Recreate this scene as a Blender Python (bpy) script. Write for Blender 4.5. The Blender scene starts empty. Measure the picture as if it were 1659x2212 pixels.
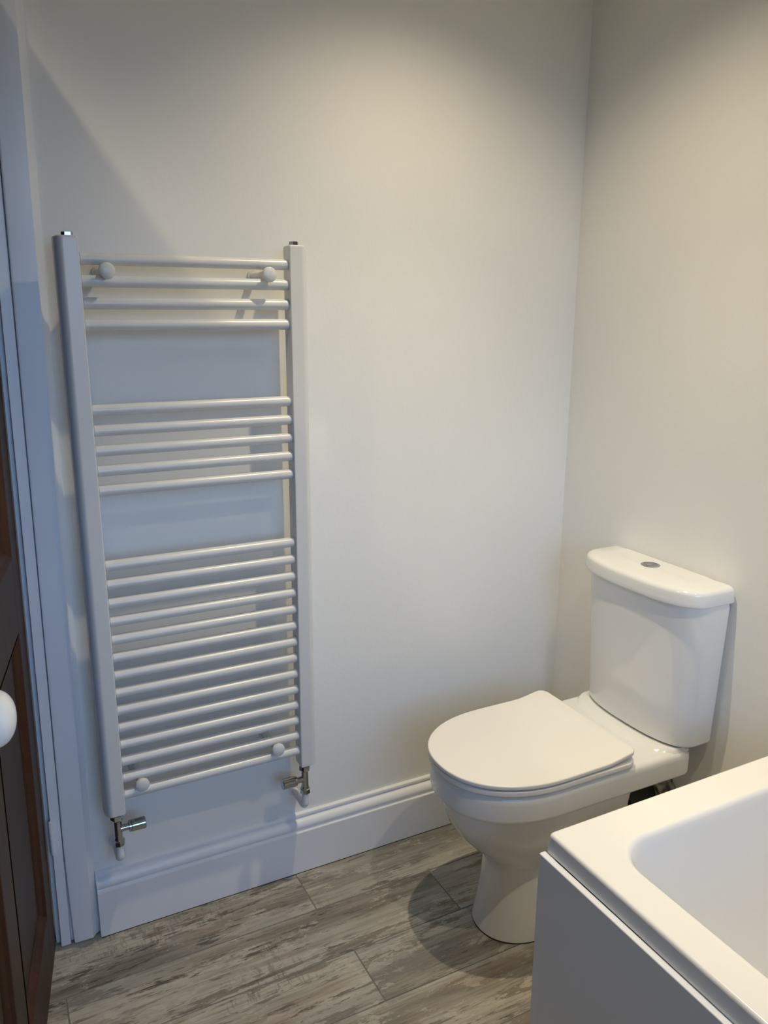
import bpy, bmesh, math, random
from mathutils import Vector, Matrix

# ------------------------------------------------------------------ camera, world, lights, exposure
SC = bpy.context.scene
COL = SC.collection
IMG_W, IMG_H = 1659, 2212
F_PX = 1740.1
YAW, PITCH, ROLL = math.radians(27.221), math.radians(13.995), math.radians(0.24)
cam_d = bpy.data.cameras.new('camera')
cam_d.sensor_fit = 'VERTICAL'
cam_d.sensor_height = 24.0
cam_d.lens = F_PX * 24.0 / IMG_H
cam_d.clip_start = 0.02
cam = bpy.data.objects.new('camera', cam_d)
COL.objects.link(cam)
fw = Vector((math.sin(YAW) * math.cos(PITCH), math.cos(YAW) * math.cos(PITCH), -math.sin(PITCH)))
rt = Vector((math.cos(YAW), -math.sin(YAW), 0))
up = rt.cross(fw)
r2 = rt * math.cos(ROLL) + up * math.sin(ROLL)
u2 = -rt * math.sin(ROLL) + up * math.cos(ROLL)
M = Matrix((r2, u2, -fw)).transposed().to_4x4()
M.translation = Vector((-1.4728, -1.7482, 1.4342))
cam.matrix_world = M
SC.camera = cam

SC.view_settings.view_transform = 'Standard'
SC.view_settings.look = 'None'
SC.view_settings.gamma = 1.0
SC.view_settings.use_curve_mapping = False
SC.view_settings.exposure = 0.0

GROUND_COL, SKY_LOW, SKY_HIGH = (0.020, 0.030, 0.040), (0.34, 0.58, 1.0), (0.27, 0.52, 1.0)
world = bpy.data.worlds.new('world')
SC.world = world
world.use_nodes = True
wn = world.node_tree
bg = wn.nodes['Background']
# daylight sky above the horizon (a little paler low down), dull ground below it
w_tc = wn.nodes.new('ShaderNodeTexCoord')
w_sep = wn.nodes.new('ShaderNodeSeparateXYZ')
w_rmp = wn.nodes.new('ShaderNodeValToRGB')
w_add = wn.nodes.new('ShaderNodeMath')
w_add.operation = 'MULTIPLY_ADD'
w_add.inputs[1].default_value = 0.5
w_add.inputs[2].default_value = 0.5
wn.links.new(w_tc.outputs['Generated'], w_sep.inputs[0])
wn.links.new(w_sep.outputs['Z'], w_add.inputs[0])
wn.links.new(w_add.outputs[0], w_rmp.inputs['Fac'])
w_rmp.color_ramp.elements[0].position = 0.47
w_rmp.color_ramp.elements[0].color = (*GROUND_COL, 1)
w_rmp.color_ramp.elements[1].position = 0.53
w_rmp.color_ramp.elements[1].color = (*SKY_LOW, 1)
w_e = w_rmp.color_ramp.elements.new(0.85)
w_e.color = (*SKY_HIGH, 1)
wn.links.new(w_rmp.outputs['Color'], bg.inputs[0])
bg.inputs[1].default_value = 6.9

CEIL = 2.42
ROOM_X0, ROOM_Y0 = -3.05, -2.62
WIN = (-1.75, -0.45, 0.92, 2.20)           # window opening in the front wall: x0, x1, z0, z1
LAMPS = [(-0.55, -0.52), (-1.73, -0.52), (-0.55, -1.35)]
LAMP_W = [34.0, 32.0, 28.0]
LAMP_COL = (1.0, 0.845, 0.575)
SPOT_DEG, SPOT_BLEND = 120.0, 1.0
BEAM_W = [32.0, 12.0, 24.0]
BEAM_DEG = 72.0

portal = bpy.data.lights.new('window_portal', 'AREA')
portal.shape = 'RECTANGLE'
portal.size = WIN[1] - WIN[0]
portal.size_y = WIN[3] - WIN[2]
portal.cycles.is_portal = True
po = bpy.data.objects.new('window_portal', portal)
COL.objects.link(po)
po.location = ((WIN[0] + WIN[1]) / 2, ROOM_Y0 - 0.09, (WIN[2] + WIN[3]) / 2)
po.rotation_euler = (math.radians(90), 0, math.radians(180))   # faces +y, into the room

random.seed(7)
SC.cycles.use_adaptive_sampling = True
SC.cycles.adaptive_threshold = 0.03
SC.cycles.max_bounces = 7
SC.cycles.diffuse_bounces = 5
SC.cycles.glossy_bounces = 4
SC.cycles.caustics_reflective = False
SC.cycles.caustics_refractive = False

# ------------------------------------------------------------------ materials
def new_mat(name):
    m = bpy.data.materials.new(name)
    m.use_nodes = True
    nt = m.node_tree
    b = nt.nodes['Principled BSDF']
    return m, nt, b

def N(nt, t, **kw):
    n = nt.nodes.new(t)
    for k, v in kw.items():
        setattr(n, k, v)
    return n

def mapped(nt, scale, coord='Object', loc=(0, 0, 0)):
    tc = N(nt, 'ShaderNodeTexCoord')
    mp = N(nt, 'ShaderNodeMapping')
    mp.inputs['Scale'].default_value = scale
    mp.inputs['Location'].default_value = loc
    nt.links.new(tc.outputs[coord], mp.inputs['Vector'])
    return mp.outputs['Vector']

def noise(nt, vec, scale=1.0, detail=4.0, rough=0.55, dist=0.0):
    n = N(nt, 'ShaderNodeTexNoise')
    n.inputs['Scale'].default_value = scale
    n.inputs['Detail'].default_value = detail
    n.inputs['Roughness'].default_value = rough
    n.inputs['Distortion'].default_value = dist
    nt.links.new(vec, n.inputs['Vector'])
    return n.outputs['Fac']

def ramp(nt, fac, stops):
    r = N(nt, 'ShaderNodeValToRGB')
    while len(r.color_ramp.elements) > 1:
        r.color_ramp.elements.remove(r.color_ramp.elements[0])
    r.color_ramp.elements[0].position = stops[0][0]
    c = stops[0][1]
    r.color_ramp.elements[0].color = c if len(c) == 4 else (*c, 1)
    for p, c in stops[1:]:
        e = r.color_ramp.elements.new(p)
        e.color = c if len(c) == 4 else (*c, 1)
    nt.links.new(fac, r.inputs['Fac'])
    return r.outputs['Color']

def mix(nt, fac, a, b, mode='MIX'):
    m = N(nt, 'ShaderNodeMix', data_type='RGBA', blend_type=mode)
    for sock, val in ((m.inputs[0], fac), (m.inputs[6], a), (m.inputs[7], b)):
        if hasattr(val, 'is_output'):
            nt.links.new(val, sock)
        elif isinstance(val, (int, float)):
            sock.default_value = val
        else:
            sock.default_value = val if len(val) == 4 else (*val, 1)
    return m.outputs[2]

def bump(nt, b, height, strength, dist=0.001):
    bn = N(nt, 'ShaderNodeBump')
    bn.inputs['Strength'].default_value = strength
    bn.inputs['Distance'].default_value = dist
    nt.links.new(height, bn.inputs['Height'])
    nt.links.new(bn.outputs['Normal'], b.inputs['Normal'])

def plain(name, col, rough, metal=0.0, var=0.03, vscale=6.0, bump_s=0.0, bump_scale=60.0, coat=0.0, bdist=0.001):
    """A surface colour with a faint noise variation and optional fine relief."""
    m, nt, b = new_mat(name)
    v = mapped(nt, (1, 1, 1))
    f = noise(nt, v, vscale, 1)
    lo = tuple(max(0, c * (1 - var)) for c in col)
    hi = tuple(min(1, c * (1 + var)) for c in col)
    nt.links.new(ramp(nt, f, [(0.3, lo), (0.7, hi)]), b.inputs['Base Color'])
    b.inputs['Roughness'].default_value = rough
    b.inputs['Metallic'].default_value = metal
    if coat:
        b.inputs['Coat Weight'].default_value = coat
        b.inputs['Coat Roughness'].default_value = 0.04
    if bump_s:
        bump(nt, b, noise(nt, v, bump_scale, 2), bump_s, bdist)
    return m

def wall_material():
    m, nt, b = new_mat('wall_paint')
    v = mapped(nt, (1, 1, 1))
    f = noise(nt, v, 2.2, 2)
    nt.links.new(ramp(nt, f, [(0.3, (0.830, 0.820, 0.780)), (0.7, (0.860, 0.850, 0.810))]), b.inputs['Base Color'])
    b.inputs['Roughness'].default_value = 0.62
    bump(nt, b, noise(nt, v, 60, 2, 0.7), 0.30, 0.0012)
    return m

def wood_door_material(name, c0, c1, c2):
    m, nt, b = new_mat(name)
    v = mapped(nt, (34, 34, 2.2))
    g = noise(nt, v, 1.0, 6, 0.62, 0.7)
    v2 = mapped(nt, (5, 5, 0.8))
    g2 = noise(nt, v2, 1.0, 3)
    col = ramp(nt, g, [(0.25, c0), (0.55, c1), (0.8, c2)])
    col2 = mix(nt, 0.35, col, ramp(nt, g2, [(0.3, c0), (0.7, c2)]))
    nt.links.new(col2, b.inputs['Base Color'])
    b.inputs['Roughness'].default_value = 0.52
    b.inputs['Specular IOR Level'].default_value = 0.3
    bump(nt, b, g, 0.25, 0.0006)
    return m

def tile_material():
    m, nt, b = new_mat('wood_effect_tile')
    tc = N(nt, 'ShaderNodeTexCoord')
    oi = N(nt, 'ShaderNodeObjectInfo')
    mu = N(nt, 'ShaderNodeVectorMath', operation='SCALE')
    cx = N(nt, 'ShaderNodeCombineXYZ')
    for i in range(3):
        nt.links.new(oi.outputs['Random'], cx.inputs[i])
    nt.links.new(cx.outputs[0], mu.inputs[0])
    mu.inputs['Scale'].default_value = 37.0
    ad = N(nt, 'ShaderNodeVectorMath', operation='ADD')
    nt.links.new(tc.outputs['Object'], ad.inputs[0])
    nt.links.new(mu.outputs[0], ad.inputs[1])
    P = ad.outputs[0]

    def sc(x, y, z=1.0):
        mp = N(nt, 'ShaderNodeMapping')
        mp.inputs['Scale'].default_value = (x, y, z)
        nt.links.new(P, mp.inputs['Vector'])
        return mp.outputs[0]
    # base wash: cream to taupe, drawn out along the board
    base = ramp(nt, noise(nt, sc(1.6, 13), 1, 4, 0.55, 0.15),
                [(0.30, (0.175, 0.158, 0.132)), (0.44, (0.310, 0.288, 0.243)), (0.56, (0.430, 0.405, 0.348)), (0.72, (0.320, 0.310, 0.285))])
    # long worn streaks with ragged edges
    st = ramp(nt, noise(nt, sc(3.4, 26), 1, 6, 0.70, 0.15), [(0.545, (0, 0, 0)), (0.560, (1, 1, 1))])
    c = mix(nt, mix(nt, 0.9, (0, 0, 0), st), base, (0.205, 0.178, 0.142))
    # fine grain
    gr = noise(nt, sc(5, 150), 1, 5, 0.7, 0.1)
    c = mix(nt, 0.8, c, ramp(nt, gr, [(0.28, (0.45, 0.42, 0.39)), (0.52, (1, 1, 1)), (0.85, (1.12, 1.11, 1.09))]), 'MULTIPLY')
    # pale peeling paint flakes
    fl = ramp(nt, noise(nt, sc(10, 30), 1, 6, 0.76, 0.1), [(0.555, (0, 0, 0)), (0.575, (1, 1, 1))])
    c = mix(nt, mix(nt, 0.65, (0, 0, 0), fl), c, (0.49, 0.462, 0.398))
    # cross saw marks in patches
    saw = ramp(nt, noise(nt, sc(130, 26), 1, 5, 0.75), [(0.53, (0, 0, 0)), (0.60, (1, 1, 1))])
    pm = ramp(nt, noise(nt, sc(3.2, 8), 1, 2, 0.4), [(0.59, (0, 0, 0)), (0.66, (1, 1, 1))])
    sm = mix(nt, 1.0, saw, pm, 'MULTIPLY')
    c = mix(nt, mix(nt, 0.5, (0, 0, 0), sm), c, (0.105, 0.090, 0.075))
    # dark charred flecks, elongated
    ch = ramp(nt, noise(nt, sc(12, 85), 1, 6, 0.72, 0.2), [(0.555, (0, 0, 0)), (0.590, (1, 1, 1))])
    cm = ramp(nt, noise(nt, sc(2.6, 7), 1, 3, 0.5), [(0.44, (0, 0, 0)), (0.58, (1, 1, 1))])
    c = mix(nt, mix(nt, 0.9, (0, 0, 0), mix(nt, 1.0, ch, cm, 'MULTIPLY')), c, (0.070, 0.063, 0.055))
    # reddish and bluish washes
    c = mix(nt, mix(nt, 0.40, (0, 0, 0), ramp(nt, noise(nt, sc(2.4, 14), 1, 3), [(0.57, (0, 0, 0)), (0.68, (1, 1, 1))])), c, (0.215, 0.140, 0.100))
    c = mix(nt, mix(nt, 0.5, (0, 0, 0), ramp(nt, noise(nt, sc(1.8, 7, 3), 1, 3), [(0.52, (0, 0, 0)), (0.70, (1, 1, 1))])), c, (0.215, 0.220, 0.215))
    nt.links.new(c, b.inputs['Base Color'])
    b.inputs['Roughness'].default_value = 0.5
    b.inputs['Specular IOR Level'].default_value = 0.35
    bump(nt, b, gr, 0.3, 0.0008)
    return m

MAT = {}
MAT['wall'] = wall_material()
MAT['ceiling'] = plain('ceiling_paint', (0.87, 0.865, 0.85), 0.7)
MAT['gloss'] = plain('white_gloss_paint', (0.80, 0.81, 0.83), 0.34, var=0.02, bump_s=0.12, bump_scale=35)
MAT['radiator'] = plain('radiator_enamel', (0.68, 0.68, 0.67), 0.27, var=0.01)
MAT['ceramic'] = plain('white_ceramic', (0.815, 0.815, 0.80), 0.09, var=0.01, coat=0.5)
MAT['seat'] = plain('seat_plastic', (0.83, 0.805, 0.765), 0.28, var=0.01)
MAT['acrylic'] = plain('bath_acrylic', (0.86, 0.845, 0.815), 0.20, var=0.01)
MAT['panel'] = plain('bath_panel_acrylic', (0.82, 0.825, 0.84), 0.30, var=0.012)
MAT['chrome'] = plain('chrome', (0.46, 0.49, 0.54), 0.05, metal=1.0, var=0.03)
MAT['chrome_dark'] = plain('brushed_chrome', (0.36, 0.36, 0.35), 0.28, metal=1.0, var=0.05)
MAT['porcelain'] = plain('porcelain_knob', (0.86, 0.85, 0.82), 0.07, var=0.02, coat=0.6)
MAT['pipe'] = plain('white_plastic_pipe', (0.76, 0.76, 0.78), 0.36, var=0.04)
MAT['rubber'] = plain('dark_rubber', (0.030, 0.031, 0.034), 0.55, var=0.2)
MAT['plaster'] = plain('spattered_collar', (0.34, 0.32, 0.28), 0.8, var=0.7, vscale=60)
MAT['grout'] = plain('grout', (0.19, 0.185, 0.175), 0.85, var=0.12, vscale=40)
MAT['gap'] = plain('dark_gap', (0.035, 0.033, 0.031), 0.9, var=0.3, vscale=60)
MAT['tile'] = tile_material()
MAT['door'] = wood_door_material('stained_pine', (0.026, 0.015, 0.009), (0.050, 0.030, 0.018), (0.075, 0.046, 0.027))
MAT['door_red'] = wood_door_material('stained_pine_moulding', (0.020, 0.008, 0.004), (0.050, 0.019, 0.008), (0.090, 0.036, 0.014))

def glass_material():
    m, nt, b = new_mat('window_glass')
    out = nt.nodes['Material Output']
    tr = N(nt, 'ShaderNodeBsdfTransparent')
    tr.inputs[0].default_value = (0.93, 0.95, 0.96, 1)
    gl = N(nt, 'ShaderNodeBsdfGlossy')
    gl.inputs['Roughness'].default_value = 0.02
    fr = N(nt, 'ShaderNodeFresnel')
    mx = N(nt, 'ShaderNodeMixShader')
    nt.links.new(fr.outputs[0], mx.inputs[0])
    nt.links.new(tr.outputs[0], mx.inputs[1])
    nt.links.new(gl.outputs[0], mx.inputs[2])
    nt.links.new(mx.outputs[0], out.inputs['Surface'])
    return m
MAT['glass'] = glass_material()

def lens_material():
    m, nt, b = new_mat('lamp_lens')
    b.inputs['Base Color'].default_value = (0.9, 0.9, 0.88, 1)
    b.inputs['Emission Color'].default_value = (*LAMP_COL, 1)
    b.inputs['Emission Strength'].default_value = 30.0
    return m
MAT['lens'] = lens_material()

# ------------------------------------------------------------------ mesh helpers
def link(name, bm, mat, parent=None, angle=35, smooth=True, origin=None):
    me = bpy.data.meshes.new(name)
    bmesh.ops.recalc_face_normals(bm, faces=bm.faces)
    if origin is not None:
        for v in bm.verts:
            v.co -= Vector(origin)
    bm.to_mesh(me)
    bm.free()
    if smooth:
        for p in me.polygons:
            p.use_smooth = True
        me.set_sharp_from_angle(angle=math.radians(angle))
    me.materials.append(MAT[mat])
    o = bpy.data.objects.new(name, me)
    if smooth:
        wn_ = o.modifiers.new('weighted_normal', 'WEIGHTED_NORMAL')
        wn_.keep_sharp = True
        wn_.weight = 80
    COL.objects.link(o)
    if origin is not None:
        o.location = origin
    if parent is not None:
        o.parent = parent
    return o

def empty(name, loc=(0, 0, 0)):
    o = bpy.data.objects.new(name, None)
    o.empty_display_size = 0.1
    COL.objects.link(o)
    o.location = loc
    return o

def adopt(root):
    """Children were modelled in world coordinates: keep them in place under a root that has a location."""
    inv = Matrix.Translation(root.location).inverted()
    for c in root.children:
        c.matrix_parent_inverse = inv

def tag(o, label, cat):
    o['label'] = label
    o['category'] = cat

def structure(o):
    o['kind'] = 'structure'
    return o

def box(bm, x0, x1, y0, y1, z0, z1, bev=0.0, seg=2):
    t = bmesh.new()
    bmesh.ops.create_cube(t, size=1.0)
    for v in t.verts:
        v.co = Vector((x0 if v.co.x < 0 else x1, y0 if v.co.y < 0 else y1, z0 if v.co.z < 0 else z1))
    if bev:
        bmesh.ops.bevel(t, geom=list(t.edges), offset=bev, segments=seg, affect='EDGES', profile=0.5)
    merge(bm, t)

def merge(bm, t):
    me = bpy.data.meshes.new('tmp')
    t.to_mesh(me)
    t.free()
    bm.from_mesh(me)
    bpy.data.meshes.remove(me)

def loft(bm, rings, cap0=True, cap1=True, closed=True):
    """Rings: lists of points, same count each."""
    vs = [[bm.verts.new(p) for p in r] for r in rings]
    n = len(rings[0])
    for a, b in zip(vs[:-1], vs[1:]):
        for i in range(n if closed else n - 1):
            j = (i + 1) % n
            bm.faces.new((a[i], a[j], b[j], b[i]))
    if cap0:
        ladder(bm, vs[0])
    if cap1:
        ladder(bm, vs[-1])
    return vs

def ladder(bm, r):
    """Cap a ring that is symmetric about the line through vertex 0 and vertex n/2."""
    n = len(r)
    for i in range(n // 2):
        q = (r[i], r[i + 1], r[(n - i - 1) % n], r[(n - i) % n])
        u = []
        for v in q:
            if v not in u:
                u.append(v)
        if len(u) >= 3:
            bm.faces.new(u)

def tube(bm, pts, radii, seg=20, cap=True):
    """A round tube through pts; radii per point or one number."""
    pts = [Vector(p) for p in pts]
    if not hasattr(radii, '__len__'):
        radii = [radii] * len(pts)
    rings = []
    prev = None
    for i, p in enumerate(pts):
        d = (pts[min(i + 1, len(pts) - 1)] - pts[max(i - 1, 0)])
        if d.length < 1e-9:
            d = prev
        d = d.normalized()
        prev = d
        ref = Vector((0, 0, 1)) if abs(d.z) < 0.9 else Vector((0, 1, 0))
        a = d.cross(ref).normalized()
        b = d.cross(a).normalized()
        rings.append([p + (a * math.cos(t) + b * math.sin(t)) * radii[i] for t in [2 * math.pi * k / seg for k in range(seg)]])
    loft(bm, rings, cap, cap)

def lathe(bm, centre, axis, prof, seg=28):
    """prof: list of (distance along axis, radius)."""
    c, d = Vector(centre), Vector(axis).normalized()
    ref = Vector((0, 0, 1)) if abs(d.z) < 0.9 else Vector((0, 1, 0))
    a = d.cross(ref).normalized()
    b = d.cross(a).normalized()
    rings = [[c + d * s + (a * math.cos(t) + b * math.sin(t)) * max(r, 1e-5) for t in [2 * math.pi * k / seg for k in range(seg)]] for s, r in prof]
    loft(bm, rings)

def sweep_x(bm, prof, x0, x1):
    """A (y, z) profile swept along x (closed polygon)."""
    a = [bm.verts.new((x0, y, z)) for y, z in prof]
    b = [bm.verts.new((x1, y, z)) for y, z in prof]
    n = len(prof)
    for i in range(n):
        j = (i + 1) % n
        bm.faces.new((a[i], a[j], b[j], b[i]))
    bm.faces.new(a)
    bm.faces.new(list(reversed(b)))

def rrect(x0, x1, y0, y1, r, z, k=8):
    """Rounded rectangle ring, symmetric for ladder caps (starts mid-edge at the y0 side)."""
    pts = [((x0 + x1) / 2, y0, z)]
    for cx, cy, a0 in ((x1 - r, y0 + r, -90), (x1 - r, y1 - r, 0)):
        for i in range(k + 1):
            t = math.radians(a0 + 90 * i / k)
            pts.append((cx + r * math.cos(t), cy + r * math.sin(t), z))
    pts.append(((x0 + x1) / 2, y1, z))
    for cx, cy, a0 in ((x0 + r, y1 - r, 90), (x0 + r, y0 + r, 180)):
        for i in range(k + 1):
            t = math.radians(a0 + 90 * i / k)
            pts.append((cx + r * math.cos(t), cy + r * math.sin(t), z))
    return pts

LEAN = 0.0115
def lean(bm, k=LEAN):
    """The old door frame is out of plumb: it leans to the right going up."""
    for v in bm.verts:
        v.co.x += k * v.co.z

# ------------------------------------------------------------------ room shell
T = 0.12
FR_X1 = -1.394      # right side of the door opening (inside of the frame lining)
FR_X0 = -2.32
FR_TOP = 2.06

bm = bmesh.new()
box(bm, FR_X1 + 0.0, T, 0, T, -0.02, CEIL)
box(bm, ROOM_X0 - T, FR_X0, 0, T, -0.02, CEIL)
box(bm, FR_X0, FR_X1, 0, T, FR_TOP + 0.04, CEIL)
structure(link('wall_back', bm, 'wall', smooth=False))['label'] = 'off-white painted wall behind the towel radiator'
bm = bmesh.new()
box(bm, 0, T, ROOM_Y0 - T, 0, -0.02, CEIL)
structure(link('wall_right', bm, 'wall', smooth=False))['label'] = 'off-white painted wall behind the toilet cistern'
bm = bmesh.new()
box(bm, ROOM_X0 - T, ROOM_X0, ROOM_Y0 - T, 0, -0.02, CEIL)
structure(link('wall_left', bm, 'wall', smooth=False))['label'] = 'off-white painted wall beyond the door'
bm = bmesh.new()
box(bm, ROOM_X0, WIN[0], ROOM_Y0 - T, ROOM_Y0, -0.02, CEIL)
box(bm, WIN[1], 0, ROOM_Y0 - T, ROOM_Y0, -0.02, CEIL)
box(bm, WIN[0], WIN[1], ROOM_Y0 - T, ROOM_Y0, -0.02, WIN[2])
box(bm, WIN[0], WIN[1], ROOM_Y0 - T, ROOM_Y0, WIN[3], CEIL)
structure(link('wall_front', bm, 'wall', smooth=False))['label'] = 'off-white painted window wall facing the radiator'
bm = bmesh.new()
box(bm, FR_X0 - 0.5, FR_X1 + 0.5, 1.15, 1.25, -0.02, CEIL)  # unseen hallway box, added to stop sky light leaking through the doorway
box(bm, FR_X0 - 0.5, FR_X0 - 0.4, T, 1.15, -0.02, CEIL)
box(bm, FR_X1 + 0.4, FR_X1 + 0.5, T, 1.15, -0.02, CEIL)
structure(link('wall_hall_block', bm, 'wall', smooth=False))['label'] = 'plain unseen hallway walls added beyond the door to keep sky light out'
bm = bmesh.new()
box(bm, ROOM_X0 - T, T, ROOM_Y0 - T, 1.25, CEIL, CEIL + 0.08)
ceiling = structure(link('ceiling', bm, 'ceiling', smooth=False))
ceiling['label'] = 'flat white painted ceiling with recessed lamps'

# ceiling lamps: trim ring, lens and the lamp's own light
for i, (lx, ly) in enumerate(LAMPS):
    bm = bmesh.new()
    lathe(bm, (lx, ly, CEIL), (0, 0, -1), [(-0.001, 0.030), (-0.001, 0.045), (0.004, 0.044), (0.006, 0.040), (0.006, 0.034), (0.001, 0.030)])
    link('downlight_ring', bm, 'chrome', ceiling)
    bm = bmesh.new()
    lathe(bm, (lx, ly, CEIL), (0, 0, -1), [(0.0005, 0.0), (0.0005, 0.030), (0.0025, 0.029), (0.003, 0.0)])
    link('downlight_lens', bm, 'lens', ceiling)
    # a bright central beam inside a wide soft spill
    for nm, watts, cone in (('downlight_spill', LAMP_W[i], SPOT_DEG), ('downlight_beam', BEAM_W[i], BEAM_DEG)):
        ld = bpy.data.lights.new(nm, 'SPOT')
        ld.energy = watts
        ld.color = LAMP_COL
        ld.spot_size = math.radians(cone)
        ld.spot_blend = SPOT_BLEND
        ld.shadow_soft_size = 0.012
        lo = bpy.data.objects.new(nm, ld)
        COL.objects.link(lo)
        lo.location = (lx, ly, CEIL - 0.03)
        lo.parent = ceiling

# window in the front wall
win = structure(empty('window_1', ((WIN[0] + WIN[1]) / 2, ROOM_Y0 - 0.06, WIN[2])))
win['label'] = 'white sash window with two panes in the front wall'
zc = (WIN[2] + WIN[3]) / 2
bm = bmesh.new()
yf0, yf1 = ROOM_Y0 - 0.085, ROOM_Y0 - 0.035
box(bm, WIN[0], WIN[0] + 0.05, yf0, yf1, WIN[2], WIN[3], 0.004)
box(bm, WIN[1] - 0.05, WIN[1], yf0, yf1, WIN[2], WIN[3], 0.004)
box(bm, WIN[0] + 0.05, WIN[1] - 0.05, yf0, yf1, WIN[2], WIN[2] + 0.06, 0.004)
box(bm, WIN[0] + 0.05, WIN[1] - 0.05, yf0, yf1, WIN[3] - 0.05, WIN[3], 0.004)
box(bm, WIN[0] + 0.05, WIN[1] - 0.05, yf0, yf1, zc - 0.02, zc + 0.02, 0.004)
link('window_frame', bm, 'gloss', win)
for z0, z1 in ((WIN[2] + 0.06, zc - 0.02), (zc + 0.02, WIN[3] - 0.05)):
    bm = bmesh.new()
    box(bm, WIN[0] + 0.05, WIN[1] - 0.05, ROOM_Y0 - 0.062, ROOM_Y0 - 0.058, z0, z1)
    link('pane', bm, 'glass', win, smooth=False)
bm = bmesh.new()
box(bm, WIN[0] - 0.04, WIN[1] + 0.04, ROOM_Y0 - 0.034, ROOM_Y0 + 0.03, WIN[2] - 0.03, WIN[2] - 0.0005, 0.004)
link('window_sill', bm, 'gloss', win)
adopt(win)

# floor: grout bed with single plank tiles
bm = bmesh.new()
box(bm, ROOM_X0, 0, ROOM_Y0, 1.15, -0.03, -0.0012)
floor = structure(link('floor', bm, 'grout', smooth=False))
floor['label'] = 'grey weathered wood-effect plank tile floor with grout lines'
TILE_L, GAP = 0.90, 0.0030
rows = [(0.9, -0.0), (-0.0, -0.169)]
y = -0.169
while y > ROOM_Y0:
    rows.append((y, max(y - 0.1595, ROOM_Y0)))
    y -= 0.1595
joint = {1: -0.843, 2: -0.525, 3: -0.816}
for ri, (ya, yb) in enumerate(rows):
    if ri == 0:
        xa_list = [(FR_X0, FR_X1)]
        ya, yb = 0.115, -0.0
    else:
        j0 = joint.get(ri, -0.843 + 0.9 * random.random())
        xs = [j0 + TILE_L * k for k in range(-4, 5)]
        xs = [ROOM_X0] + [x for x in xs if ROOM_X0 + 0.02 < x < -0.02] + [0.0]
        xa_list = list(zip(xs[:-1], xs[1:]))
    for (xa, xb) in xa_list:
        bm = bmesh.new()
        dz = random.uniform(-0.0003, 0.0003)
        c = ((xa + xb) / 2, (ya + yb) / 2, 0)
        box(bm, xa + GAP / 2, xb - GAP / 2, yb + GAP / 2, ya - GAP / 2, -0.0011, 0.0 + dz, 0.0006, 1)
        o = link('floor_tile', bm, 'tile', floor, smooth=False, origin=c)

# skirting boards
SK = [(0, 0.0), (-0.026, 0.0), (-0.026, 0.1165), (-0.0250, 0.1190), (-0.0185, 0.1205), (-0.0175, 0.1235), (-0.0200, 0.1255), (-0.0220, 0.1295), (-0.0222, 0.1340),
      (-0.0208, 0.1390), (-0.0180, 0.1435), (-0.0140, 0.1470), (-0.0092, 0.1490), (-0.0058, 0.1495), (-0.0058, 0.1535), (-0.0092, 0.1545), (-0.0098, 0.1580), (-0.0085, 0.1615), (-0.0045, 0.1632), (0, 0.1638)]
bm = bmesh.new()
sweep_x(bm, SK, -1.3295, -0.003)
structure(link('baseboard_back', bm, 'gloss', angle=32))['label'] = 'tall white moulded skirting board below the towel radiator'
bm = bmesh.new()
sweep_x(bm, SK, 0.0, 0.80)
for v in bm.verts:
    x_, y_ = v.co.x, v.co.y
    v.co.x, v.co.y = y_, -0.027 - x_
structure(link('baseboard_right', bm, 'gloss', angle=32))['label'] = 'white moulded skirting board behind the toilet'
# thin dark line where skirting meets floor
bm = bmesh.new()
box(bm, -1.329, -0.03, -0.0268, -0.020, -0.0005, 0.0016)
structure(link('trim_3', bm, 'gap', smooth=False))['label'] = 'thin dark gap line under the skirting board'

# ------------------------------------------------------------------ door frame
# architrave: sloped outer moulding, flat face, slightly bowed away from the lining at the foot
def arch_section(z):
    k = LEAN * z
    bow = 0.006 * max(0.0, 1 - z / 0.26) ** 1.5
    return [(-1.3325 + k, -0.0005, z), (-1.3325 + k, -0.0050, z), (-1.3400 + k, -0.0105, z), (-1.3445 + k, -0.0165, z), (-1.3470 + k, -0.0195, z),
            (-1.3660 + k, -0.0198, z), (-1.3675 + k, -0.0190, z), (-1.3900 + k + bow, -0.0186, z), (-1.3935 + k + bow, -0.0165, z), (-1.3940 + k + bow, -0.0005, z)]
bm = bmesh.new()
zs = [0.003, 0.03, 0.08, 0.14, 0.20, 0.26] + [0.26 + (FR_TOP + 0.06 - 0.26) * i / 8 for i in range(1, 9)]
vs = [[bm.verts.new(p) for p in arch_section(z)] for z in zs]
for a, b in zip(vs[:-1], vs[1:]):
    for i in range(len(a)):
        j = (i + 1) % len(a)
        bm.faces.new((a[i], a[j], b[j], b[i]))
bm.faces.new(vs[0])
bm.faces.new(list(reversed(vs[-1])))
structure(link('trim_1', bm, 'gloss', angle=30))['label'] = 'white painted door architrave with moulded outer edge'

# frame lining: edge strip, rebate, head and far side
bm = bmesh.new()
box(bm, -1.4165, -1.3955, -0.0135, T, 0.0, FR_TOP, 0.0015)
box(bm, -1.4255, -1.4166, 0.004, T, 0.0, FR_TOP, 0.001)
box(bm, FR_X0, FR_X0 + 0.022, -0.0135, T, 0.0, FR_TOP, 0.0015)
box(bm, FR_X0, -1.3955, -0.0135, T, FR_TOP, FR_TOP + 0.03, 0.0015)
box(bm, FR_X0 - 0.062, FR_X0 - 0.001, -0.019, -0.0005, 0.0, FR_TOP + 0.06, 0.003)
box(bm, FR_X0 - 0.001, -1.396, -0.019, -0.0140, FR_TOP + 0.008, FR_TOP + 0.06, 0.002)
lean(bm)
structure(link('trim_2', bm, 'gloss', angle=30))['label'] = 'white painted door frame lining'

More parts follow.
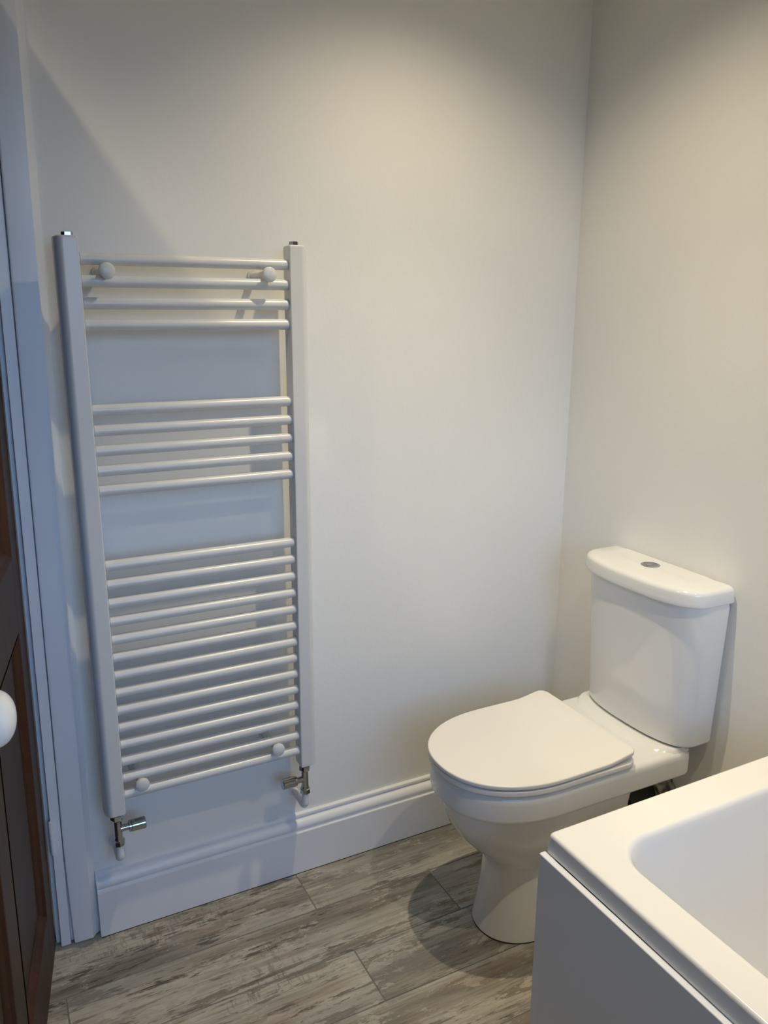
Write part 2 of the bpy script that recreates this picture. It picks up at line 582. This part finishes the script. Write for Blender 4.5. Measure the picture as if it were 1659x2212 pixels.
# ------------------------------------------------------------------ door (open about 80 degrees)
AL = math.radians(10.0)
DN = Vector((math.cos(AL), -math.sin(AL), 0))       # out of the visible face
DV = Vector((-math.sin(AL), -math.cos(AL), 0))      # from the hinge to the free edge
DP = Vector((-1.4285, -0.012, 0))
DW, DTH, DZ0, DZ1 = 0.862, 0.038, 0.006, 2.045
door = structure(empty('door_1', tuple(DP)))
door['label'] = 'dark brown stained four-panel pine door standing open at the left'

def dplace(bm):
    for v in bm.verts:
        u, t, z = v.co.x, v.co.y, v.co.z
        p = DP + DV * u + DN * t
        v.co = Vector((p.x + 0.012 * z, p.y, z))

def dpart(name, u0, u1, z0, z1, t0=-DTH, t1=0.0, mat='door', bev=0.0012, parent=None):
    bm = bmesh.new()
    box(bm, u0, u1, t0, t1, z0, z1, bev, 1)
    dplace(bm)
    return link(name, bm, mat, parent or door)

U = [0.0, 0.088, 0.408, 0.500, 0.774, DW]
Z_BOT, Z_L0, Z_L1, Z_TOP = 0.158, 0.815, 0.968, 1.92
dpart('stile', U[0], U[1], DZ0, DZ1)
dpart('stile', U[4], U[5], DZ0, DZ1)
dpart('rail', U[1], U[4], DZ0, Z_BOT)
dpart('rail', U[1], U[4], Z_L0, Z_L1)
dpart('rail', U[1], U[4], Z_TOP, DZ1)
dpart('muntin', U[2], U[3], Z_BOT, Z_L0)
dpart('muntin', U[2], U[3], Z_L1, Z_TOP)
for (u0, u1) in ((U[1], U[2]), (U[3], U[4])):
    for (z0, z1) in ((Z_BOT, Z_L0), (Z_L1, Z_TOP)):
        dpart('panel', u0, u1, z0, z1, -0.024, -0.013)
        # moulding: a stepped picture-frame bead sloping from the face down to the panel
        for side, t_face, t_in in ((1, 0.0015, -0.0125), (-1, -DTH - 0.0015, -0.0255)):
            steps = [(0.000, 0.0), (0.004, 0.06), (0.009, 0.50), (0.013, 0.62), (0.020, 0.95), (0.024, 0.78), (0.027, 1.0)]
            bm = bmesh.new()
            rings = []
            for ins, f in steps:
                t = t_face + (t_in - t_face) * f
                rings.append([(u0 + ins, t, z0 + ins), (u1 - ins, t, z0 + ins), (u1 - ins, t, z1 - ins), (u0 + ins, t, z1 - ins)])
            loft(bm, rings, False, False)
            dplace(bm)
            link('moulding', bm, 'door_red', door, angle=20)

# porcelain knob on both faces, with rose
KU, KZ = 0.80, 0.985
kp = DP + DV * KU + Vector((0.012 * KZ, 0, KZ))
bm = bmesh.new()
prof = [(0.0, 0.023), (0.004, 0.023), (0.007, 0.018), (0.010, 0.011), (0.040, 0.0105), (0.047, 0.014)]
lathe(bm, kp, DN, prof + [(0.048, 0.002)])
rose = link('knob_stem', bm, 'chrome_dark', door)
bm = bmesh.new()
kr, kd, kc = 0.0330, 0.0225, 0.0715
lathe(bm, kp, DN, [(kc + kd * math.sin(a), kr * math.cos(a) ** 0.9 if abs(math.cos(a)) > 1e-6 else 0) for a in [math.radians(-90 + 180 * i / 24) for i in range(25)]], 36)
o = link('door_knob', bm, 'porcelain', door, angle=80)
o['label'] = 'white glazed porcelain knob'
bm = bmesh.new()
kq = kp - DN * DTH
lathe(bm, kq, -DN, prof + [(0.048, 0.002)])
link('knob_stem', bm, 'chrome_dark', door)
bm = bmesh.new()
lathe(bm, kq, -DN, [(kc + kd * math.sin(a), kr * math.cos(a) ** 0.9 if abs(math.cos(a)) > 1e-6 else 0) for a in [math.radians(-90 + 180 * i / 24) for i in range(25)]], 36)
link('door_knob', bm, 'porcelain', door, angle=80)

# painted butt hinges
for hz in (0.291, 1.78):
    hp = Vector((-1.4155 + LEAN * hz, -0.0195, hz))
    bm = bmesh.new()
    for k in range(5):
        z0 = -0.039 + k * 0.0157
        lathe(bm, hp + Vector((0, 0, z0)), (0, 0, 1), [(0.0, 0.0042), (0.0008, 0.0052), (0.0143, 0.0052), (0.0151, 0.0042)], 16)
    lathe(bm, hp + Vector((0, 0, -0.043)), (0, 0, 1), [(0, 0.002), (0.002, 0.0045), (0.004, 0.0045)], 16)
    lathe(bm, hp + Vector((0, 0, 0.039)), (0, 0, 1), [(0, 0.0045), (0.002, 0.0045), (0.004, 0.002)], 16)
    box(bm, hp.x - 0.001, hp.x + 0.012, hp.y + 0.004, hp.y + 0.0065, hz - 0.04, hz + 0.04, 0.0006, 1)
    o = link('hinge', bm, 'gloss', door)
    o['label'] = 'butt hinge painted over in white'
adopt(door)

# ------------------------------------------------------------------ towel radiator
XL, XR = -1.2615, -0.8475          # inner faces of the two posts
RZ0, RZ1 = 0.3519, 1.5676
RYF, RYB = -0.1000, -0.0620
RY = -0.0825
rad = empty('towel_radiator', ((XL + XR) / 2, 0, RZ0))
tag(rad, 'tall white ladder towel radiator mounted on the off-white wall', 'radiator')

def post_ring(xi, s, z, ins=0.0):
    w, flat = 0.0425, 0.026
    p = []
    p.append((xi + s * ins, RYB - ins))
    p.append((xi + s * ins, RYF + 0.004 + ins * 0.5))
    for a in (30, 60):
        t = math.radians(a)
        p.append((xi + s * (ins + 0.003 - 0.003 * math.cos(t)), RYF + 0.003 - 0.003 * math.sin(t) + ins))
    p.append((xi + s * 0.004, RYF + ins))
    p.append((xi + s * flat, RYF + ins))
    rx, ry = w - flat - ins, 0.024
    for a in range(15, 91, 15):
        t = math.radians(a)
        p.append((xi + s * (flat + rx * math.sin(t)), RYF + ins + ry * (1 - math.cos(t))))
    p.append((xi + s * (w - ins), RYB - ins))
    return [(x, y, z) for x, y in p]

for xi, s in ((XL, -1), (XR, 1)):
    bm = bmesh.new()
    rings = [post_ring(xi, s, RZ0, 0.004), post_ring(xi, s, RZ0 + 0.0015, 0.0015), post_ring(xi, s, RZ0 + 0.005, 0.0),
             post_ring(xi, s, RZ1 - 0.005, 0.0), post_ring(xi, s, RZ1 - 0.0015, 0.0015), post_ring(xi, s, RZ1, 0.004)]
    vs = [[bm.verts.new(p) for p in r] for r in rings]
    for a, b in zip(vs[:-1], vs[1:]):
        for i in range(len(a)):
            j = (i + 1) % len(a)
            bm.faces.new((a[i], a[j], b[j], b[i]))
    bm.faces.new(vs[0])
    bm.faces.new(list(reversed(vs[-1])))
    link('post', bm, 'radiator', rad, angle=30)
    # bleed plug on top
    px = xi + s * 0.0165
    bm = bmesh.new()
    lathe(bm, (px, -0.081, RZ1 - 0.001), (0, 0, 1), [(0, 0.0125), (0.0015, 0.0125), (0.002, 0.0105), (0.0075, 0.0105), (0.0085, 0.0095), (0.0085, 0.005), (0.0060, 0.004)], 6)
    link('bleed_plug', bm, 'chrome', rad, angle=25)

bars = [1.5279 - 0.0406 * i for i in range(4)] + [1.2430 - 0.0404 * i for i in range(5)] + [0.9230 - 0.04063 * i for i in range(14)]
bar_mesh = None
for z in bars:
    if bar_mesh is None:
        bm = bmesh.new()
        R = 0.0112
        n = [(XL - 0.002, 0.0098), (XL + 0.0012, 0.0098), (XL + 0.0022, R), (XR - 0.0022, R), (XR - 0.0012, 0.0098), (XR + 0.002, 0.0098)]
        tube(bm, [(x, RY, 0) for x, r in n], [r for x, r in n], 24)
        o = link('bar', bm, 'radiator', rad, angle=50)
        bar_mesh = o.data
        bar0 = o
    else:
        o = bar0.copy()
        COL.objects.link(o)
        o.parent = rad
    o.location = (0, 0, z)

for bx, bz, bz0 in ((-0.8965, 1.5060, 1.5075), (-1.2165, 1.5060, 1.5075), (-0.9085, 0.4255, 0.4150), (-1.2235, 0.4235, 0.4130)):
    ax = Vector((0, -0.106, bz - bz0)).normalized()
    root = Vector((bx, -0.0005, bz0))
    foot = Vector((bx, -0.0030, bz0))
    bm = bmesh.new()
    lathe(bm, root, (0, -1, 0), [(0, 0.0125), (0.004, 0.0125), (0.006, 0.0115), (0.0065, 0.0080)], 24)
    tube(bm, [foot, foot + ax * 0.1045], 0.0080, 24)
    br = link('bracket', bm, 'radiator', rad, angle=40)
    bm = bmesh.new()
    lathe(bm, (bx, -0.106, bz), (0, -1, 0), [(0, 0.0140), (0.001, 0.0152), (0.006, 0.0152), (0.0085, 0.0142), (0.0102, 0.011), (0.0112, 0.006), (0.0115, 0.0)], 28)
    link('bracket_cap', bm, 'radiator', br, angle=40)

# valves with lockshield caps, nuts and white pipe tails
for vx, s, cap_len, cap_dy in ((-1.2785, 1, 0.036, 0.0), (-0.8320, -1, 0.036, 0.0)):
    vy = -0.0805
    zt = RZ0
    bm = bmesh.new()
    lathe(bm, (vx, vy, zt + 0.002), (0, 0, -1), [(0, 0.0100), (0.010, 0.0100), (0.016, 0.0088), (0.062, 0.0088), (0.064, 0.0100), (0.070, 0.0100)], 24)
    tube(bm, [(vx, vy, zt - 0.041), (vx + s * 0.014, vy, zt - 0.041), (vx + s * 0.0225, vy, zt - 0.041)], [0.0085, 0.0078, 0.0078], 20)
    val = link('valve', bm, 'chrome', rad)
    bm = bmesh.new()
    lathe(bm, (vx, vy, zt - 0.0015), (0, 0, -1), [(0, 0.0125), (0.002, 0.0145), (0.013, 0.0145), (0.016, 0.0120)], 6)
    link('nut', bm, 'chrome', val, angle=25)
    bm = bmesh.new()
    lathe(bm, (vx, vy, zt - 0.066), (0, 0, -1), [(0, 0.0105), (0.002, 0.0130), (0.013, 0.0130), (0.015, 0.0110)], 8)
    link('nut', bm, 'chrome', val, angle=25)
    bm = bmesh.new()
    lathe(bm, (vx + s * 0.022, vy, zt - 0.041), (s, cap_dy, 0), [(0, 0.0095), (0.001, 0.0125), (0.006, 0.0128), (0.0065, 0.0120), (0.0072, 0.0135), (cap_len, 0.0138), (cap_len + 0.0015, 0.0128), (cap_len + 0.0017, 0.0)], 28)
    link('valve_cap', bm, 'chrome', val, angle=30)
    # pipe tail: down, then an elbow back into the wall
    bm = bmesh.new()
    zb = zt - 0.080
    R = 0.016
    pts = [(vx, vy, zb + 0.002), (vx, vy, zb - 0.022)]
    rad_ = [0.0082, 0.0082]
    for a in range(0, 91, 15):
        t = math.radians(a)
        pts.append((vx, vy + R - R * math.cos(t), zb - 0.024 - R * math.sin(t)))
        rad_.append(0.0092)
    pts.append((vx, -0.001, zb - 0.024 - R))
    rad_.append(0.0092)
    tube(bm, pts, rad_, 20)
    lathe(bm, (vx, -0.0005, zb - 0.024 - R), (0, -1, 0), [(0, 0.014), (0.003, 0.014), (0.004, 0.010)], 20)
    link('pipe_tail', bm, 'pipe', val)
adopt(rad)

# ------------------------------------------------------------------ toilet
def half_outline(xf, hw, xa, xb, hwb, rc, n=2.2, M=18, S=6, K=6):
    """Front centre -> back centre, v >= 0. Front superellipse ends at x = xa, straight to a rounded back corner at xb."""
    pts = []
    for i in range(M):
        t = math.pi / 2 * i / (M - 1)
        pts.append((xa - (xa - xf) * max(math.cos(t), 0) ** (2 / n), hw * max(math.sin(t), 0) ** (2 / n)))
    for i in range(1, S):
        f = i / S
        pts.append((xa + (xb - rc - xa) * f, hw + (hwb - hw) * f))
    for i in range(K + 1):
        t = math.radians(90 * i / K)
        pts.append((xb - rc + rc * math.sin(t), hwb - rc + rc * math.cos(t)))
    pts.append((xb, 0.0))
    return pts

def ring(half, yc, z):
    zf = z if callable(z) else (lambda x: z)
    r = [(x, yc + v, zf(x)) for x, v in half]
    r += [(x, yc - v, zf(x)) for x, v in reversed(half[1:-1])]
    return r

YT = -0.402
toilet = empty('toilet', (-0.35, YT, 0))
tag(toilet, 'white close-coupled toilet with its lid closed, between wall and bath', 'toilet')

# pan: rim and deck slab, then bowl and pedestal, one mesh
bm = bmesh.new()
RIM = 0.4435
slab = []
for dz, ins in ((-0.068, 0.016), (-0.0665, 0.006), (-0.062, 0.0018), (-0.056, 0.0), (-0.020, 0.0), (-0.010, 0.001), (-0.004, 0.005), (-0.001, 0.011), (0.0, 0.017)):
    slab.append(ring(half_outline(-0.636 + ins, 0.1665 - ins, -0.425, -0.052 - ins, 0.1715 - ins, 0.018, 2.25), YT, RIM + dz))
loft(bm, slab)
low = []
for z, xf, hw, xb, hwb in ((0.392, -0.615, 0.150, -0.17, 0.118), (0.380, -0.6195, 0.1535, -0.17, 0.118), (0.365, -0.6190, 0.1535, -0.17, 0.116), (0.335, -0.611, 0.148, -0.165, 0.112), (0.300, -0.597, 0.139, -0.165, 0.106),
                           (0.265, -0.573, 0.125, -0.16, 0.100), (0.235, -0.546, 0.111, -0.16, 0.096), (0.210, -0.519, 0.099, -0.155, 0.092), (0.192, -0.502, 0.0905, -0.155, 0.089), (0.180, -0.4965, 0.0880, -0.15, 0.088),
                           (0.165, -0.4960, 0.0880, -0.15, 0.088), (0.120, -0.500, 0.0895, -0.15, 0.090), (0.060, -0.509, 0.0935, -0.15, 0.094), (0.020, -0.518, 0.0965, -0.15, 0.098), (0.004, -0.522, 0.098, -0.15, 0.100), (0.0015, -0.520, 0.0965, -0.151, 0.099)):
    low.append(ring(half_outline(xf, hw, -0.40, xb, hwb, 0.02, 2.15), YT, z))
loft(bm, low)
link('pan', bm, 'ceramic', toilet, angle=42)
# dark sealant line at the foot
bm = bmesh.new()
loft(bm, [ring(half_outline(-0.5222, 0.0985, -0.40, -0.15, 0.100, 0.02, 2.15), YT, 0.0002), ring(half_outline(-0.5215, 0.0978, -0.40, -0.15, 0.100, 0.02, 2.15), YT, 0.0022)])
link('foot_seal', bm, 'gap', toilet)

# raised ledge on the deck under the cistern
YC = -0.4145
def cis(xf, hw, z, n=2.5, xb=-0.004, rc=0.006, xa=-0.055):
    return ring(half_outline(xf, hw, xa, xb, hw, rc, n), YC, z)
bm = bmesh.new()
loft(bm, [ring(half_outline(-0.168, 0.1660, -0.085, -0.056, 0.1660, 0.006, 2.7), YT, RIM - 0.004), ring(half_outline(-0.160, 0.1640, -0.08, -0.056, 0.164, 0.006, 2.6), YT, RIM + 0.0015),
          ring(half_outline(-0.150, 0.1630, -0.08, -0.056, 0.163, 0.006, 2.6), YT, RIM + 0.0062), ring(half_outline(-0.143, 0.1600, -0.08, -0.056, 0.160, 0.006, 2.6), YT, RIM + 0.0075)])
link('deck_ledge', bm, 'ceramic', toilet, angle=60)
bm = bmesh.new()
loft(bm, [cis(-0.112, 0.154, RIM + 0.003, 2.5, -0.060), cis(-0.112, 0.154, RIM + 0.0110, 2.5, -0.060)])
link('cistern_gasket', bm, 'rubber', toilet)

bm = bmesh.new()
CZ0, CZ1 = RIM + 0.0095, 0.8065
rings = []
for f, ins in ((0.0, 0.012), (0.004, 0.006), (0.012, 0.002), (0.028, 0.0), (0.25, 0.0), (0.5, 0.0), (0.75, 0.0), (0.97, 0.0), (1.0, 0.0015)):
    z = CZ0 + (CZ1 - CZ0) * f
    xf = -0.1260 - 0.0200 * f
    hw = 0.1710 + 0.0135 * f
    rings.append(cis(xf + ins, hw - ins, z, 2.55, -0.008 - ins, 0.01))
loft(bm, rings)
link('cistern', bm, 'ceramic', toilet, angle=45)
bm = bmesh.new()
LZ = 0.8075
rings = []
for dz, ins in ((0.0, 0.006), (0.0012, 0.0018), (0.004, 0.0), (0.012, 0.0006), (0.020, 0.0012), (0.0285, 0.0020), (0.0330, 0.0038), (0.0365, 0.0075), (0.0387, 0.0130), (0.0400, 0.0200), (0.0425, 0.042), (0.0438, 0.064)):
    rings.append(cis(-0.1575 + ins, 0.1910 - ins, LZ + dz, 2.6, -0.003 - min(ins * 0.6, 0.02), 0.012, -0.075))
loft(bm, rings)
link('cistern_lid', bm, 'ceramic', toilet, angle=50)
# dual flush button
bx, by, bz = -0.0715, -0.411, LZ + 0.0435
bm = bmesh.new()
lathe(bm, (bx, by, bz - 0.002), (0, 0, 1), [(0, 0.0225), (0.0028, 0.0225), (0.0038, 0.0205), (0.0036, 0.0170), (0.0012, 0.0165), (0.0012, 0.0)], 40)
btn = link('flush_button', bm, 'chrome', toilet, angle=30)
btn['label'] = 'round chrome dual flush button'
for dx, r, dz in ((0.0, 0.0158, 0.0026), ):
    bm = bmesh.new()
    lathe(bm, (bx, by, bz - 0.001), (0, 0, 1), [(0, r), (dz - 0.0004, r), (dz, r - 0.0008), (dz - 0.0008, 0.0)], 36)
    link('button_disc', bm, 'chrome_dark', btn, angle=30)
bm = bmesh.new()
lathe(bm, (bx - 0.006, by - 0.002, bz + 0.0006), (0, 0, 1), [(0, 0.0066), (0.0014, 0.0066), (0.0018, 0.0058), (0.0012, 0.0)], 28)
link('button_disc', bm, 'chrome', btn, angle=30)

# seat and lid
def kick(base):
    def f(x):
        t = min(max((x + 0.315) / 0.085, 0), 1)
        return base + 0.011 * t * t * (3 - 2 * t)
    return f
LID_TOP = 0.4750
bm = bmesh.new()
rings = []
for dz, ins in ((-0.0108, 0.006), (-0.0104, 0.0015), (-0.0088, 0.0), (-0.0030, 0.0), (-0.0012, 0.0008), (-0.0003, 0.0022), (0.0, 0.0045)):
    rings.append(ring(half_outline(-0.6445 + ins, 0.1715 - ins, -0.425, -0.226 - ins, 0.1700 - ins, 0.022, 2.2, 18, 10), YT, kick(LID_TOP + dz)))
loft(bm, rings)
link('lid', bm, 'seat', toilet, angle=50)
bm = bmesh.new()
rings = []
for dz, ins in ((-0.0282, 0.008), (-0.0280, 0.004), (-0.0268, 0.0018), (-0.0245, 0.0010), (-0.0165, 0.0010), (-0.0150, 0.002), (-0.0142, 0.006)):
    rings.append(ring(half_outline(-0.6435 + ins, 0.1715 - ins, -0.425, -0.222 - ins, 0.1735 - ins, 0.030, 2.2, 18, 10), YT, LID_TOP + dz))
loft(bm, rings)
link('seat', bm, 'seat', toilet, angle=50)
for v in (0.072, -0.072):  # dark hinge posts, standing in for the gap shadow at the lid's back edge
    bm = bmesh.new()
    lathe(bm, (-0.2255, YT + v, RIM - 0.001), (0, 0, 1), [(0, 0.019), (0.003, 0.019), (0.006, 0.014), (0.0195, 0.014), (0.0200, 0.012), (0.0200, 0.0)], 28)
    link('hinge_gap_shade', bm, 'chrome_dark', toilet)
# soil connector from the back of the pan into the wall, in a roughly plastered hole
bm = bmesh.new()
tube(bm, [(-0.151, YT, 0.225), (-0.12, YT, 0.225), (-0.027, YT, 0.225)], [0.058, 0.054, 0.054], 28)
lathe(bm, (-0.118, YT, 0.225), (1, 0, 0), [(0, 0.055), (0.002, 0.062), (0.016, 0.062), (0.018, 0.055)], 28)
con = link('soil_connector', bm, 'rubber', toilet)
con['label'] = 'black soil pipe connector'
bm = bmesh.new()
seg = 36
rr = [0.100 + 0.012 * math.sin(3.1 * k) + 0.008 * math.sin(7.7 * k + 1) for k in range(seg)]
R0 = [(-0.0268, YT + 0.055 * math.cos(2 * math.pi * k / seg), 0.225 + 0.055 * math.sin(2 * math.pi * k / seg)) for k in range(seg)]
R1 = [(-0.0290, YT + 0.072 * math.cos(2 * math.pi * k / seg), 0.225 + 0.072 * math.sin(2 * math.pi * k / seg)) for k in range(seg)]
R2 = [(-0.0250 + 0.024, YT + r * math.cos(2 * math.pi * k / seg), 0.225 + r * math.sin(2 * math.pi * k / seg)) for k, r in enumerate(rr)]
loft(bm, [R0, R1, R2], False, False)
link('connector_collar', bm, 'plaster', con)
adopt(toilet)

# ------------------------------------------------------------------ bath
BX0, BX1, BY0, BY1, BZ = -0.699, -0.002, -2.56, -0.8365, 0.600
bath = empty('bathtub', ((BX0 + BX1) / 2, (BY0 + BY1) / 2, 0))
tag(bath, 'white rectangular bathtub with a plain grey-white side panel', 'bathtub')
bm = bmesh.new()
rings = []
for z, ins, r in ((0.5640, 0.0025, 0.006), (0.5655, 0.0, 0.007), (0.5930, 0.0018, 0.008), (0.5965, 0.0026, 0.008), (0.5990, 0.0046, 0.008), (0.600, 0.0080, 0.008)):
    rings.append(rrect(BX0 + ins, BX1 - ins * 0.2, BY0 + ins * 0.2, BY1 - ins, r, z))
IX0, IX1, IY0, IY1 = -0.637, -0.075, -2.40, -0.909
for z, ins, r in ((0.600, 0.0, 0.070), (0.5990, 0.0030, 0.069), (0.5965, 0.0060, 0.068), (0.591, 0.0090, 0.067), (0.575, 0.0125, 0.068), (0.50, 0.022, 0.075), (0.40, 0.034, 0.085), (0.30, 0.048, 0.095),
                  (0.24, 0.062, 0.10), (0.205, 0.082, 0.10), (0.188, 0.108, 0.095), (0.182, 0.14, 0.085)):
    rings.append(rrect(IX0 + ins, IX1 - ins, IY0 + ins, IY1 - ins, r, z))
loft(bm, rings, False, True)
link('tub', bm, 'acrylic', bath, angle=50)
bm = bmesh.new()
box(bm, -0.0065, 0.0065, BY0, BY1 + 0.002, 0.008, 0.5632, 0.0022, 3)
for v in bm.verts:                                   # the panel stands a little proud at the far corner
    t = (v.co.y - BY0) / (BY1 - BY0)
    v.co.x += -0.6960 - 0.0085 * t
link('side_panel', bm, 'panel', bath, angle=40)
bm = bmesh.new()
box(bm, -0.690, -0.030, BY1 - 0.016, BY1 - 0.006, 0.008, 0.5630, 0.002, 2)
link('end_panel', bm, 'panel', bath, angle=40)
adopt(bath)
